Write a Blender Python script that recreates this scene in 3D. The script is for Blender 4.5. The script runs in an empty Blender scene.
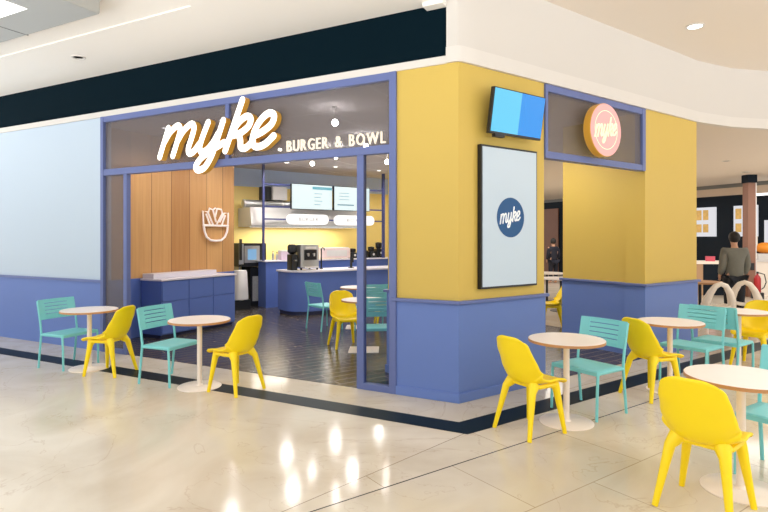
import bpy, bmesh, math, random
from mathutils import Vector, Matrix
R = math.radians
PI = math.pi
scn = bpy.context.scene
COL = scn.collection
random.seed(7)

# ------------------------------------------------------------------ camera
PHI, PSI = R(117.276), R(62.7075)          # view heading / heading of the right-hand facade
cam = bpy.data.cameras.new('camera')
camo = bpy.data.objects.new('camera', cam)
COL.objects.link(camo)
cam.sensor_width = 36.0
cam.lens = 545.0 / 768.0 * 36.0
cam.shift_y = -18.0 / 768.0
cam.clip_end = 200
camo.location = (1.837, -5.189, 1.65)
camo.rotation_euler = (R(90), 0, PHI - R(90))
scn.camera = camo

# ------------------------------------------------------------------ world, light, exposure
w = bpy.data.worlds.new('world')
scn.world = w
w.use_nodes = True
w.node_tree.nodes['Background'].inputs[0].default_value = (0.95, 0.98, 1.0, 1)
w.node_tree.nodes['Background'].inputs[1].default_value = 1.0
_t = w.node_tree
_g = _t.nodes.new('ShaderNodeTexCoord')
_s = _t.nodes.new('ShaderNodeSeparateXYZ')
_m = _t.nodes.new('ShaderNodeMapRange')           # world made brighter below the horizon, an added uplight for the ceilings
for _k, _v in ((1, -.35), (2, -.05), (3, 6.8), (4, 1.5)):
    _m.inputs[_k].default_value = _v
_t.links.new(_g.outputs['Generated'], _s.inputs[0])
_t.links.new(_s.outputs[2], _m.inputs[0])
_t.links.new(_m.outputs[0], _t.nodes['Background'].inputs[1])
scn.view_settings.view_transform = 'Standard'
scn.view_settings.look = 'None'
scn.view_settings.exposure = -0.42
scn.view_settings.gamma = 1.0
scn.cycles.use_denoising = True
scn.cycles.max_bounces = 10
scn.cycles.diffuse_bounces = 6
scn.cycles.glossy_bounces = 4
scn.cycles.transparent_max_bounces = 12
scn.cycles.caustics_reflective = False
scn.cycles.caustics_refractive = False
scn.cycles.sample_clamp_indirect = 6.0


def area(name, loc, sx, sy, power, col=(1, .95, .9), rot=(0, 0, 0)):
    l = bpy.data.lights.new(name, 'AREA')
    l.shape = 'RECTANGLE'
    l.size, l.size_y, l.energy, l.color = sx, sy, power, col
    o = bpy.data.objects.new(name, l)
    COL.objects.link(o)
    o.location, o.rotation_euler = loc, rot
    return o


def W(s, i, z=None):
    """right-facade frame: s along the facade, i metres inwards"""
    x = math.cos(PSI) * s - math.sin(PSI) * i
    y = math.sin(PSI) * s + math.cos(PSI) * i
    return (x, y) if z is None else (x, y, z)


area('mall_ceiling_light', (-4.5, -5.3, 3.98), 5.0, 1.6, 60, (.97, .985, 1))
area('mall_ceiling_light', (5.2, -1.5, 4.3), 2.5, 5.0, 110, (.97, .985, 1))
area('food_court_light', (5.2, 10.6, 3.40), 4.0, 3.0, 210, (1, .97, .93))
area('food_court_light', (-1.0, 13.5, 3.40), 5.0, 3.0, 230, (1, .97, .93))


def spot(name, x, y, z, power, col=(1, .97, .93), r=.09):
    l = bpy.data.lights.new(name, 'SPOT')
    l.energy, l.color, l.spot_size, l.spot_blend, l.shadow_soft_size = power, col, R(165), .6, r
    o = bpy.data.objects.new(name, l)
    COL.objects.link(o)
    o.location = (x, y, z)
    return o


area('hood_lamp', W(2.65, 8.72, 1.905), 2.6, .3, 55, (1, .95, .86), (0, 0, PSI))
SHOP_SPOTS = [(-5.2, .9), (-4.0, .9), (-5.1, 2.3), (-.2, 2.7)] + [W(s_, 5.8) for s_ in (1.0, 2.4, 3.8)] + [W(s_, 7.55) for s_ in (.4, 1.7, 3.0, 4.3, 5.6)]
for x_, y_ in SHOP_SPOTS:
    spot('shop_spot', x_, y_, 3.36, 170 if x_ > -.5 and y_ < 3 else 60 if y_ < 3 and x_ > -5.5 else 95)  # strongest spot is added fill for the dark right-hand opening


# ------------------------------------------------------------------ materials
def s2l(c):
    return c / 12.92 if c <= .04045 else ((c + .055) / 1.055) ** 2.4


def rgb(r, g, b):
    return (s2l(r / 255), s2l(g / 255), s2l(b / 255), 1)


MATS = {}


def mat(name, c, rough=.5, metal=0., emit=0., var=.03, scale=6., spec=.5, bump=0.):
    if name in MATS:
        return MATS[name]
    m = bpy.data.materials.new(name)
    m.use_nodes = True
    nt = m.node_tree
    b = nt.nodes['Principled BSDF']
    b.inputs['Roughness'].default_value = rough
    b.inputs['Metallic'].default_value = metal
    b.inputs['Specular IOR Level'].default_value = spec
    tc = nt.nodes.new('ShaderNodeTexCoord')
    nz = nt.nodes.new('ShaderNodeTexNoise')
    nz.inputs['Scale'].default_value = scale
    nz.inputs['Detail'].default_value = 4
    nt.links.new(tc.outputs['Object'], nz.inputs['Vector'])
    rp = nt.nodes.new('ShaderNodeValToRGB')
    rp.color_ramp.elements[0].color = tuple(max(0, k * (1 - var)) for k in c[:3]) + (1,)
    rp.color_ramp.elements[1].color = tuple(k * (1 + var) for k in c[:3]) + (1,)
    nt.links.new(nz.outputs['Fac'], rp.inputs['Fac'])
    nt.links.new(rp.outputs['Color'], b.inputs['Base Color'])
    if emit >= .8:
        nt.links.remove(b.inputs['Base Color'].links[0])
        b.inputs['Base Color'].default_value = (.02, .02, .02, 1)
    if emit:
        nt.links.new(rp.outputs['Color'], b.inputs['Emission Color'])
        b.inputs['Emission Strength'].default_value = emit
    if bump:
        bp = nt.nodes.new('ShaderNodeBump')
        bp.inputs['Strength'].default_value = bump
        bp.inputs['Distance'].default_value = .01
        nt.links.new(nz.outputs['Fac'], bp.inputs['Height'])
        nt.links.new(bp.outputs['Normal'], b.inputs['Normal'])
    MATS[name] = m
    return m


def glass(name, tint, gloss=.06, painted_haze=0.):
    m = bpy.data.materials.new(name)
    m.use_nodes = True
    nt = m.node_tree
    nt.nodes.clear()
    out = nt.nodes.new('ShaderNodeOutputMaterial')
    tr = nt.nodes.new('ShaderNodeBsdfTransparent')
    tr.inputs[0].default_value = tint
    gl = nt.nodes.new('ShaderNodeBsdfGlossy')
    gl.inputs['Roughness'].default_value = .02
    mx = nt.nodes.new('ShaderNodeMixShader')
    lw = nt.nodes.new('ShaderNodeLayerWeight')
    lw.inputs['Blend'].default_value = gloss * 3
    nt.links.new(lw.outputs['Fresnel'], mx.inputs[0])
    nt.links.new(tr.outputs[0], mx.inputs[1])
    nt.links.new(gl.outputs[0], mx.inputs[2])
    if painted_haze:
        df = nt.nodes.new('ShaderNodeBsdfDiffuse')  # pale diffuse mixed in to imitate the mall's reflection and haze on panes
        df.inputs[0].default_value = rgb(186, 176, 176)
        m2 = nt.nodes.new('ShaderNodeMixShader')
        m2.inputs[0].default_value = painted_haze
        nt.links.new(mx.outputs[0], m2.inputs[1])
        nt.links.new(df.outputs[0], m2.inputs[2])
        mx = m2
    nt.links.new(mx.outputs[0], out.inputs[0])
    return m


def nodes(name):
    m = bpy.data.materials.new(name)
    m.use_nodes = True
    return m, m.node_tree, m.node_tree.nodes['Principled BSDF']


def mth(nt, op, a, b=None):
    n = nt.nodes.new('ShaderNodeMath')
    n.operation = op
    for k, v in enumerate((a, b)):
        if v is None:
            continue
        if isinstance(v, (int, float)):
            n.inputs[k].default_value = v
        else:
            nt.links.new(v, n.inputs[k])
    return n.outputs[0]


def mixc(nt, fac, a, b):
    n = nt.nodes.new('ShaderNodeMix')
    n.data_type = 'RGBA'
    for sk, v in ((n.inputs[0], fac), (n.inputs[6], a), (n.inputs[7], b)):
        if hasattr(v, 'is_linked'):
            nt.links.new(v, sk)
        else:
            sk.default_value = v
    return n.outputs[2]


def marble():
    m, nt, b = nodes('polished_marble')
    tc = nt.nodes.new('ShaderNodeTexCoord')
    P = tc.outputs['Object']
    rot = nt.nodes.new('ShaderNodeVectorRotate')
    rot.rotation_type = 'Z_AXIS'
    rot.inputs['Angle'].default_value = -PSI
    nt.links.new(P, rot.inputs['Vector'])
    sp = nt.nodes.new('ShaderNodeSeparateXYZ')
    nt.links.new(rot.outputs[0], sp.inputs[0])
    s, o = sp.outputs[0], mth(nt, 'MULTIPLY', sp.outputs[1], -1)
    spx = nt.nodes.new('ShaderNodeSeparateXYZ')
    nt.links.new(P, spx.inputs[0])
    x, y = spx.outputs[0], spx.outputs[1]

    def line(v, at, period, wd):
        f = mth(nt, 'ABSOLUTE', mth(nt, 'WRAP', mth(nt, 'SUBTRACT', v, at), 0))
        n = f.node
        # distance to the nearest multiple of the period
        d = mth(nt, 'PINGPONG', mth(nt, 'SUBTRACT', v, at), period / 2)
        return mth(nt, 'LESS_THAN', d, wd)
    n1 = nt.nodes.new('ShaderNodeTexNoise')
    n1.inputs['Scale'].default_value = .9
    n1.inputs['Detail'].default_value = 8
    n1.inputs['Distortion'].default_value = 1.4
    nt.links.new(P, n1.inputs['Vector'])
    r1 = nt.nodes.new('ShaderNodeValToRGB')
    r1.color_ramp.elements[0].position = .3
    r1.color_ramp.elements[0].color = rgb(204, 191, 171)
    r1.color_ramp.elements[1].position = .68
    r1.color_ramp.elements[1].color = rgb(224, 215, 200)
    nt.links.new(n1.outputs['Fac'], r1.inputs['Fac'])
    # veins
    n2 = nt.nodes.new('ShaderNodeTexNoise')
    n2.inputs['Scale'].default_value = .7
    n2.inputs['Detail'].default_value = 6
    n2.inputs['Distortion'].default_value = 2.5
    nt.links.new(P, n2.inputs['Vector'])
    vein = mth(nt, 'ABSOLUTE', mth(nt, 'SUBTRACT', n2.outputs['Fac'], .5))
    vr = nt.nodes.new('ShaderNodeValToRGB')
    vr.color_ramp.elements[0].position = 0
    vr.color_ramp.elements[0].color = (.3, .3, .3, 1)
    vr.color_ramp.elements[1].position = .006
    vr.color_ramp.elements[1].color = (0, 0, 0, 1)
    nt.links.new(vein, vr.inputs['Fac'])
    c = mixc(nt, vr.outputs['Color'], r1.outputs['Color'], rgb(165, 130, 95))
    # tile tone, right-hand field
    br = nt.nodes.new('ShaderNodeTexBrick')
    br.inputs['Scale'].default_value = 1
    br.inputs['Brick Width'].default_value = 1.2
    br.inputs['Row Height'].default_value = .75
    br.inputs['Mortar Size'].default_value = .004
    br.inputs['Color1'].default_value = (1, 1, 1, 1)
    br.inputs['Color2'].default_value = (.9, .9, .88, 1)
    br.inputs['Mortar'].default_value = (.62, .56, .5, 1)
    off = nt.nodes.new('ShaderNodeCombineXYZ')
    nt.links.new(mth(nt, 'ADD', s, 20.28), off.inputs[0])
    nt.links.new(mth(nt, 'ADD', o, 29.67), off.inputs[1])
    nt.links.new(off.outputs[0], br.inputs['Vector'])
    # right-hand field lies beyond the mitre that runs out from the strip's corner
    right = mth(nt, 'GREATER_THAN', mth(nt, 'ADD', x, mth(nt, 'MULTIPLY', mth(nt, 'ADD', y, .8), -.31)), .33)
    mul = nt.nodes.new('ShaderNodeMix')
    mul.data_type = 'RGBA'
    mul.blend_type = 'MULTIPLY'
    nt.links.new(right, mul.inputs[0])
    nt.links.new(c, mul.inputs[6])
    nt.links.new(br.outputs['Color'], mul.inputs[7])
    c = mul.outputs[2]
    # expansion joint along the right facade and the fine mitre joint
    j1 = mth(nt, 'LESS_THAN', mth(nt, 'ABSOLUTE', mth(nt, 'SUBTRACT', o, 1.08)), .006)
    c = mixc(nt, j1, c, rgb(60, 58, 56))
    dm = mth(nt, 'ABSOLUTE', mth(nt, 'SUBTRACT', mth(nt, 'ADD', x, mth(nt, 'MULTIPLY', mth(nt, 'ADD', y, .8), -.31)), .33))
    j2 = mth(nt, 'MULTIPLY', mth(nt, 'LESS_THAN', dm, .004), mth(nt, 'LESS_THAN', y, -.8))
    c = mixc(nt, j2, c, rgb(150, 135, 118))
    nt.links.new(c, b.inputs['Base Color'])
    b.inputs['Roughness'].default_value = .12
    b.inputs['Specular IOR Level'].default_value = .24
    return m


def shop_planks():
    m, nt, b = nodes('dark_plank_tile')
    tc = nt.nodes.new('ShaderNodeTexCoord')
    mp = nt.nodes.new('ShaderNodeMapping')
    mp.inputs['Rotation'].default_value = (0, 0, -PSI)
    nt.links.new(tc.outputs['Object'], mp.inputs['Vector'])
    br = nt.nodes.new('ShaderNodeTexBrick')
    br.inputs['Scale'].default_value = 1
    br.inputs['Brick Width'].default_value = 1.2
    br.inputs['Row Height'].default_value = .16
    br.inputs['Mortar Size'].default_value = .007
    br.inputs['Color1'].default_value = rgb(84, 75, 70)
    br.inputs['Color2'].default_value = rgb(60, 55, 54)
    br.inputs['Mortar'].default_value = rgb(150, 140, 134)
    nt.links.new(mp.outputs[0], br.inputs['Vector'])
    nz = nt.nodes.new('ShaderNodeTexNoise')
    nz.inputs['Scale'].default_value = 9
    nz.inputs['Detail'].default_value = 5
    nt.links.new(mp.outputs[0], nz.inputs['Vector'])
    mx = nt.nodes.new('ShaderNodeMix')
    mx.data_type = 'RGBA'
    mx.blend_type = 'MULTIPLY'
    mx.inputs[0].default_value = .35
    nt.links.new(br.outputs['Color'], mx.inputs[6])
    nt.links.new(nz.outputs['Color'], mx.inputs[7])
    nt.links.new(mx.outputs[2], b.inputs['Base Color'])
    rr = nt.nodes.new('ShaderNodeMapRange')
    rr.inputs[3].default_value = .12
    rr.inputs[4].default_value = .34
    nt.links.new(nz.outputs['Fac'], rr.inputs[0])
    nt.links.new(rr.outputs[0], b.inputs['Roughness'])
    b.inputs['Specular IOR Level'].default_value = .35
    return m


def wood(name, c1, c2, board=.42, axis=1):
    m, nt, b = nodes(name)
    tc = nt.nodes.new('ShaderNodeTexCoord')
    sp = nt.nodes.new('ShaderNodeSeparateXYZ')
    nt.links.new(tc.outputs['Object'], sp.inputs[0])
    mp = nt.nodes.new('ShaderNodeMapping')
    mp.inputs['Scale'].default_value = (22, 22, .9)
    nt.links.new(tc.outputs['Object'], mp.inputs['Vector'])
    nz = nt.nodes.new('ShaderNodeTexNoise')
    nz.inputs['Scale'].default_value = 1
    nz.inputs['Detail'].default_value = 5
    nt.links.new(mp.outputs[0], nz.inputs['Vector'])
    v = sp.outputs[axis]
    idx = mth(nt, 'FLOOR', mth(nt, 'DIVIDE', v, board))
    wn = nt.nodes.new('ShaderNodeTexWhiteNoise')
    wn.noise_dimensions = '1D'
    nt.links.new(idx, wn.inputs['W'])
    f = mth(nt, 'ADD', mth(nt, 'MULTIPLY', nz.outputs['Fac'], .55), mth(nt, 'MULTIPLY', wn.outputs['Value'], .45))
    rp = nt.nodes.new('ShaderNodeValToRGB')
    rp.color_ramp.elements[0].position = .25
    rp.color_ramp.elements[0].color = c1
    rp.color_ramp.elements[1].position = .8
    rp.color_ramp.elements[1].color = c2
    nt.links.new(f, rp.inputs['Fac'])
    d = mth(nt, 'PINGPONG', v, board / 2)
    ln = mth(nt, 'LESS_THAN', d, .006)
    c = mixc(nt, ln, rp.outputs['Color'], rgb(120, 82, 48))
    nt.links.new(c, b.inputs['Base Color'])
    b.inputs['Roughness'].default_value = .45
    return m


def ceiling_tiles():
    m, nt, b = nodes('ceiling_tiles')
    tc = nt.nodes.new('ShaderNodeTexCoord')
    sp = nt.nodes.new('ShaderNodeSeparateXYZ')
    nt.links.new(tc.outputs['Object'], sp.inputs[0])
    a = mth(nt, 'LESS_THAN', mth(nt, 'PINGPONG', sp.outputs[0], .6), .018)
    c = mth(nt, 'LESS_THAN', mth(nt, 'PINGPONG', sp.outputs[1], .6), .018)
    ln = mth(nt, 'MAXIMUM', a, c)
    nz = nt.nodes.new('ShaderNodeTexNoise')
    nz.inputs['Scale'].default_value = 60
    nt.links.new(tc.outputs['Object'], nz.inputs['Vector'])
    base = mixc(nt, nz.outputs['Fac'], rgb(208, 198, 196), rgb(218, 209, 206))
    nt.links.new(mixc(nt, ln, base, rgb(244, 240, 238)), b.inputs['Base Color'])
    b.inputs['Roughness'].default_value = .85
    return m


M_marble, M_planks = marble(), shop_planks()
M_wood = wood('oak_boards', rgb(178, 126, 74), rgb(210, 162, 106))
M_ctile = ceiling_tiles()
M_strip = mat('dark_granite', rgb(16, 30, 36), .4, var=.25, scale=60, spec=.1)
M_yel = mat('yellow_paint', rgb(209, 179, 86), .55, var=.02, scale=2)
M_blue = mat('blue_paint', rgb(100, 126, 192), .5, var=.02, scale=2)
M_frame = mat('blue_metal', rgb(98, 112, 166), .4, var=.02)
M_bluepanel = mat('pale_blue_panel', rgb(190, 206, 222), .45, var=.012, scale=1)
M_white = mat('white_plaster', rgb(210, 205, 199), .7, var=.012, scale=1.5)
M_whitet = mat('white_trim', rgb(218, 213, 207), .6, var=.01)
M_ceil = mat('ceiling_paint', rgb(246, 241, 234), .8, var=.012, scale=1)
M_ceil2 = mat('warm_ceiling_paint', rgb(226, 215, 202), .8, var=.012, scale=1)
M_navy = mat('dark_fascia', rgb(5, 24, 33), .8, var=.1, scale=1, spec=.05)
M_dark = mat('dark_shop_wall', rgb(10, 22, 34), .6, var=.2, scale=1, spec=.2)
M_tan = mat('tan_fascia', rgb(200, 180, 160), .6)
M_grey = mat('grey_metal_tile', rgb(178, 178, 174), .4, metal=.2, var=.02, scale=3)
M_seam = mat('grey_seam', rgb(110, 110, 106), .5)
M_plasY = mat('yellow_plastic', rgb(255, 224, 6), .4, var=.015, scale=12)
M_teal = mat('teal_powder_coat', rgb(126, 208, 212), .42, var=.015, scale=12)
M_ttop = mat('pale_laminate', rgb(246, 236, 230), .35, var=.015)
M_tedge = mat('plywood_edge', rgb(186, 136, 88), .5, var=.12, scale=40)
M_tleg = mat('cream_steel', rgb(240, 228, 218), .35, var=.01)
M_black = mat('black_plastic', rgb(22, 24, 28), .35, var=.1)
M_steel = mat('brushed_steel', rgb(190, 190, 190), .3, metal=.85, var=.06, scale=20)
M_steel2 = mat('pale_steel', rgb(226, 222, 218), .4, metal=.3, var=.03)
M_counter = mat('lilac_white_worktop', rgb(226, 222, 232), .3, var=.02, scale=20)
M_cab = mat('blue_cabinet', rgb(94, 118, 188), .5, var=.02, spec=.2)
M_gap = mat('dark_groove', rgb(44, 50, 84), .6)
M_kyel = mat('kitchen_yellow', rgb(246, 218, 132), .45, var=.03, scale=2)
M_kblue = mat('kitchen_grey_blue', rgb(186, 202, 230), .6, var=.02)
M_letter = mat('lit_letter', (1, .95, .85, 1), .5, emit=3.0, var=.0)
M_letter2 = mat('lit_small_letter', (1, .9, .74, 1), .5, emit=1.5, var=.0)
M_gold = mat('gold_letter_side', rgb(226, 170, 62), .35, var=.02)
M_neon = mat('white_line_sign', rgb(250, 240, 236), .5, emit=.12, var=.0)
M_pink = mat('pink_sign_face', rgb(244, 178, 178), .5, emit=.12, var=.01)
M_pinkw = mat('cream_sign_letter', rgb(255, 240, 210), .5, emit=.35, var=.0)
M_poster = mat('poster_paper', rgb(188, 204, 218), .25, emit=.1, var=.015, scale=1)
M_disc = mat('poster_blue', rgb(6, 76, 130), .5, emit=.05, var=.02)
M_posterw = mat('poster_white', rgb(245, 248, 252), .3, emit=.15, var=0)
M_lamp = mat('lamp_glow', (1, .97, .92, 1), .5, emit=7.0, var=0)
M_panel = mat('panel_glow', (1, .98, .95, 1), .5, emit=2.2, var=0)
M_pill = mat('pill_glow', (1, .97, .93, 1), .5, emit=1.7, var=0)
M_menu = mat('menu_glow', (.86, 1, 1, 1), .4, emit=1.25, var=.03, scale=1)
M_menul = mat('menu_cyan_glow', rgb(120, 218, 236), .4, emit=.8, var=0)
M_menug = mat('menu_grey', rgb(160, 200, 214), .5, emit=.8, var=0)
M_tvl = mat('screen_light_cyan', rgb(96, 212, 252), .2, emit=1.25, var=.02, scale=2)
M_tvb = mat('screen_blue', rgb(0, 150, 244), .2, emit=1.25, var=.02, scale=2)
M_text = mat('faint_grey_text', rgb(170, 160, 160), .5, emit=.8, var=0)
M_brown = mat('brown_column', rgb(138, 98, 80), .5, var=.08, scale=3)
M_red = mat('red_paint', rgb(168, 34, 40), .35)
M_orange = mat('orange_skin', rgb(240, 150, 40), .5)
M_whiteP = mat('white_plastic', rgb(240, 230, 218), .4)
M_skin = mat('skin', rgb(206, 158, 130), .55)
M_hair = mat('dark_hair', rgb(28, 22, 20), .6)
M_jacket = mat('grey_green_jacket', rgb(116, 116, 108), .85, var=.12, scale=20)
M_trous = mat('dark_trousers', rgb(24, 28, 38), .8)
M_navycl = mat('navy_clothes', rgb(22, 24, 40), .8)
M_glass = glass('clear_glass', (.93, .94, .95, 1), .03)
M_tglass = glass('tinted_glass', (.60, .61, .64, 1), .03, .22)
M_lbox = mat('lightbox_white', (.95, .95, 1, 1), .5, emit=1.0, var=0)
M_lfood = mat('lightbox_food', rgb(240, 186, 96), .5, emit=.95, var=.45, scale=9)


# ------------------------------------------------------------------ geometry helpers
class MB:
    def __init__(self):
        self.b = bmesh.new()

    def _add(self, verts, faces, mi=0):
        vs = [self.b.verts.new(v) for v in verts]
        for f in faces:
            try:
                fc = self.b.faces.new([vs[k] for k in f])
                fc.material_index = mi
            except ValueError:
                pass
        return vs

    def box(self, x0, x1, y0, y1, z0, z1, mi=0, T=None):
        v = [Vector((x, y, z)) for z in (z0, z1) for x, y in ((x0, y0), (x1, y0), (x1, y1), (x0, y1))]
        if T:
            v = [T @ p for p in v]
        self._add(v, [(3, 2, 1, 0), (4, 5, 6, 7), (0, 1, 5, 4), (1, 2, 6, 5), (2, 3, 7, 6), (3, 0, 4, 7)], mi)
        return self

    def rbox(self, x0, x1, y0, y1, z0, z1, r=.02, seg=4, mi=0, T=None):
        """box with its vertical edges rounded"""
        pts = []
        for cx, cy, a in ((x1 - r, y0 + r, -90), (x1 - r, y1 - r, 0), (x0 + r, y1 - r, 90), (x0 + r, y0 + r, 180)):
            for k in range(seg + 1):
                t = R(a + 90 * k / seg)
                pts.append((cx + r * math.cos(t), cy + r * math.sin(t)))
        return self.prism(pts, z0, z1, mi, T)

    def prism(self, pts, z0, z1, mi=0, T=None):
        n = len(pts)
        v = [Vector((p[0], p[1], z0)) for p in pts] + [Vector((p[0], p[1], z1)) for p in pts]
        if T:
            v = [T @ p for p in v]
        f = [tuple(reversed(range(n))), tuple(range(n, 2 * n))]
        f += [(k, (k + 1) % n, n + (k + 1) % n, n + k) for k in range(n)]
        self._add(v, f, mi)
        return self

    def tube(self, pts, r, seg=10, mi=0, caps=True, flat=None):
        pts = [Vector(p) for p in pts]
        rs = r if isinstance(r, (list, tuple)) else [r] * len(pts)
        rings = []
        up = None
        for k, p in enumerate(pts):
            t = (pts[min(k + 1, len(pts) - 1)] - pts[max(k - 1, 0)]).normalized()
            if up is None:
                up = Vector((0, 0, 1)) if abs(t.z) < .9 else Vector((0, 1, 0))
                up = (up - t * up.dot(t)).normalized()
            else:
                up = (up - t * up.dot(t)).normalized()
            sd = t.cross(up)
            rings.append([p + (up * math.cos(2 * PI * j / seg) + sd * math.sin(2 * PI * j / seg)) * rs[k] for j in range(seg)])
        v = [q for rg in rings for q in rg]
        f = []
        for k in range(len(pts) - 1):
            for j in range(seg):
                a, b2 = k * seg + j, k * seg + (j + 1) % seg
                f.append((a, b2, b2 + seg, a + seg))
        if caps:
            f.append(tuple(reversed(range(seg))))
            f.append(tuple(range((len(pts) - 1) * seg, len(pts) * seg)))
        self._add(v, f, mi)
        return self

    def lathe(self, prof, seg=32, mi=0, T=None, c=(0, 0, 0), caps=True):
        v, f = [], []
        for r, z in prof:
            for j in range(seg):
                a = 2 * PI * j / seg
                p = Vector((c[0] + r * math.cos(a), c[1] + r * math.sin(a), c[2] + z))
                v.append(T @ p if T else p)
        for k in range(len(prof) - 1):
            for j in range(seg):
                a, b2 = k * seg + j, k * seg + (j + 1) % seg
                f.append((a, b2, b2 + seg, a + seg))
        if caps and prof[0][0] > 1e-4:
            f.append(tuple(reversed(range(seg))))
        if caps and prof[-1][0] > 1e-4:
            f.append(tuple(range((len(prof) - 1) * seg, len(prof) * seg)))
        self._add(v, f, mi)
        return self

    def ball(self, c, rx, ry=None, rz=None, seg=14, mi=0):
        ry, rz = ry or rx, rz or rx
        prof = [(max(math.sin(PI * k / 8), .002), -math.cos(PI * k / 8)) for k in range(9)]
        T = Matrix.Translation(c) @ Matrix.Diagonal((rx, ry, rz, 1))
        return self.lathe(prof, seg, mi, T)

    def grid(self, rows, mi=0):
        n, m = len(rows), len(rows[0])
        v = [p for r in rows for p in r]
        f = [(a * m + c, a * m + c + 1, (a + 1) * m + c + 1, (a + 1) * m + c) for a in range(n - 1) for c in range(m - 1)]
        self._add(v, f, mi)
        return self

    def build(self, name, mats, parent=None, smooth=False, bevel=0, solid=0, sub=0, fix=True):
        if fix:
            bmesh.ops.recalc_face_normals(self.b, faces=self.b.faces[:])
        me = bpy.data.meshes.new(name)
        self.b.to_mesh(me)
        self.b.free()
        for m in (mats if isinstance(mats, (list, tuple)) else [mats]):
            me.materials.append(m)
        o = bpy.data.objects.new(name, me)
        COL.objects.link(o)
        if parent:
            o.parent = parent
        if smooth:
            for p in me.polygons:
                p.use_smooth = True
            try:
                me.set_sharp_from_angle(angle=R(40))
            except Exception:
                pass
        if solid:
            md = o.modifiers.new('solid', 'SOLIDIFY')
            md.thickness = solid
            md.offset = 0
        if bevel:
            md = o.modifiers.new('bevel', 'BEVEL')
            md.width = bevel
            md.segments = 2
            md.limit_method = 'ANGLE'
        if sub:
            md = o.modifiers.new('sub', 'SUBSURF')
            md.levels = md.render_levels = sub
        return o


def tag(o, label=None, cat=None, group=None, kind=None):
    for k, v in (('label', label), ('category', cat), ('group', group), ('kind', kind)):
        if v:
            o[k] = v
    return o


def thing(name, label, cat, loc=(0, 0, 0), rz=0, group=None):
    o = bpy.data.objects.new(name, None)
    o.empty_display_size = .1
    COL.objects.link(o)
    o.location, o.rotation_euler = loc, (0, 0, rz)
    return tag(o, label, cat, group)


def copy_tree(o, parent=None):
    c = o.copy()
    COL.objects.link(c)
    if parent:
        c.parent = parent
    for ch in list(o.children):
        copy_tree(ch, c)
    return c


def struct(o, label, cat='structure'):
    return tag(o, label, cat, None, 'structure')


def offset_poly(pts, d):
    n = len(pts)
    out = []
    for k in range(n):
        p0, p1, p2 = (Vector(pts[k - 1]), Vector(pts[k]), Vector(pts[(k + 1) % n]))
        e1, e2 = (p1 - p0).normalized(), (p2 - p1).normalized()
        n1, n2 = Vector((e1.y, -e1.x)), Vector((e2.y, -e2.x))
        bis = (n1 + n2)
        out.append(tuple(p1 + bis * (d / max(.3, 1 + n1.dot(n2)))))
    return out


TR = Matrix.Rotation(PSI, 4, 'Z')          # right-facade frame: local x = s, local y = i

# ------------------------------------------------------------------ floors
struct(MB().box(-14, 10.5, -6.4, 28, -.2, 0).build('floor', M_marble), 'polished beige marble mall floor', 'floor')
fp = [(-5.97, 0), (-.684, 0), (0, 0), W(1.327, 0), W(3.474, 0), W(3.53, 1.39), W(4.7, 1.45), W(4.7, 5.2), W(6.5, 5.2), W(6.5, 9.3), W(-3, 9.3), (-9.5, 3.4), (-5.97, 3.4)]
struct(MB().prism(fp, -.05, .003).build('floor_shop', M_planks), 'dark glossy plank floor inside the shop', 'floor')
C1 = (0.248, -.545)                        # inner and outer corner of the dark strip


def meet(y, o):                            # the point on y = const that lies o in front of the right facade
    s = (y - (-math.cos(PSI)) * o) / math.sin(PSI)
    return (math.cos(PSI) * s + math.sin(PSI) * o, y)


a0, b0 = meet(-.545, .425), meet(-.80, .69)
e0, e1 = W(9, -.425), W(9, -.69)
struct(MB().prism([(-13.9, -.80), b0, e1, e0, a0, (-13.9, -.545)], -.03, .002).build('trim_1', M_strip), 'dark granite strip inlaid in the marble floor', 'floor strip')

# ------------------------------------------------------------------ left wall and corner block
wl = thing('wall_left', 'pale blue mall wall with blue wainscot left of the shop front', 'wall')
wl['kind'] = 'structure'
MB().box(-15, -5.474, 0, .15, 1.03, 3.41).build('upper_panel', M_bluepanel, wl)
MB().box(-15, -5.474, -.012, .15, 0, 1.03).build('wainscot', M_blue, wl)
MB().box(-15, -5.474, -.035, .0, 1.0, 1.035).build('ledge', M_frame, wl)

CB = [(-.684, 0), (0, 0), W(1.327, 0), W(1.327, 1.4), W(.157, 1.42), (-.684, .53)]
pc = thing('pillar_corner', 'yellow and blue corner pillar carrying the screens', 'pillar')
pc['kind'] = 'structure'
MB().prism(CB, 1.0, 3.43).build('upper_wall', M_yel, pc)
MB().prism(offset_poly(CB, .012), 0, .99).build('wainscot', M_blue, pc)
MB().prism(offset_poly(CB, .045), .985, 1.02).build('ledge', M_frame, pc, bevel=.006)
MB().prism(offset_poly(CB, .028), 0, .095).build('plinth', M_blue, pc, bevel=.004)

RB = [W(3.474, 0), W(4.94, 0), W(4.94, 1.5), W(3.56, 1.39), W(3.525, .285), W(3.476, .285)]
pr = thing('pillar_right', 'yellow and blue pillar at the right end of the shop', 'pillar')
pr['kind'] = 'structure'
MB().prism(RB, 1.0, 3.43).build('upper_wall', M_yel, pr)
MB().prism(offset_poly(RB, .012), 0, .99).build('wainscot', M_blue, pr)
MB().prism(offset_poly(RB, .045), .985, 1.02).build('ledge', M_frame, pr, bevel=.006)
MB().prism(offset_poly(RB, .028), 0, .095).build('plinth', M_blue, pr, bevel=.004)

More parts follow.
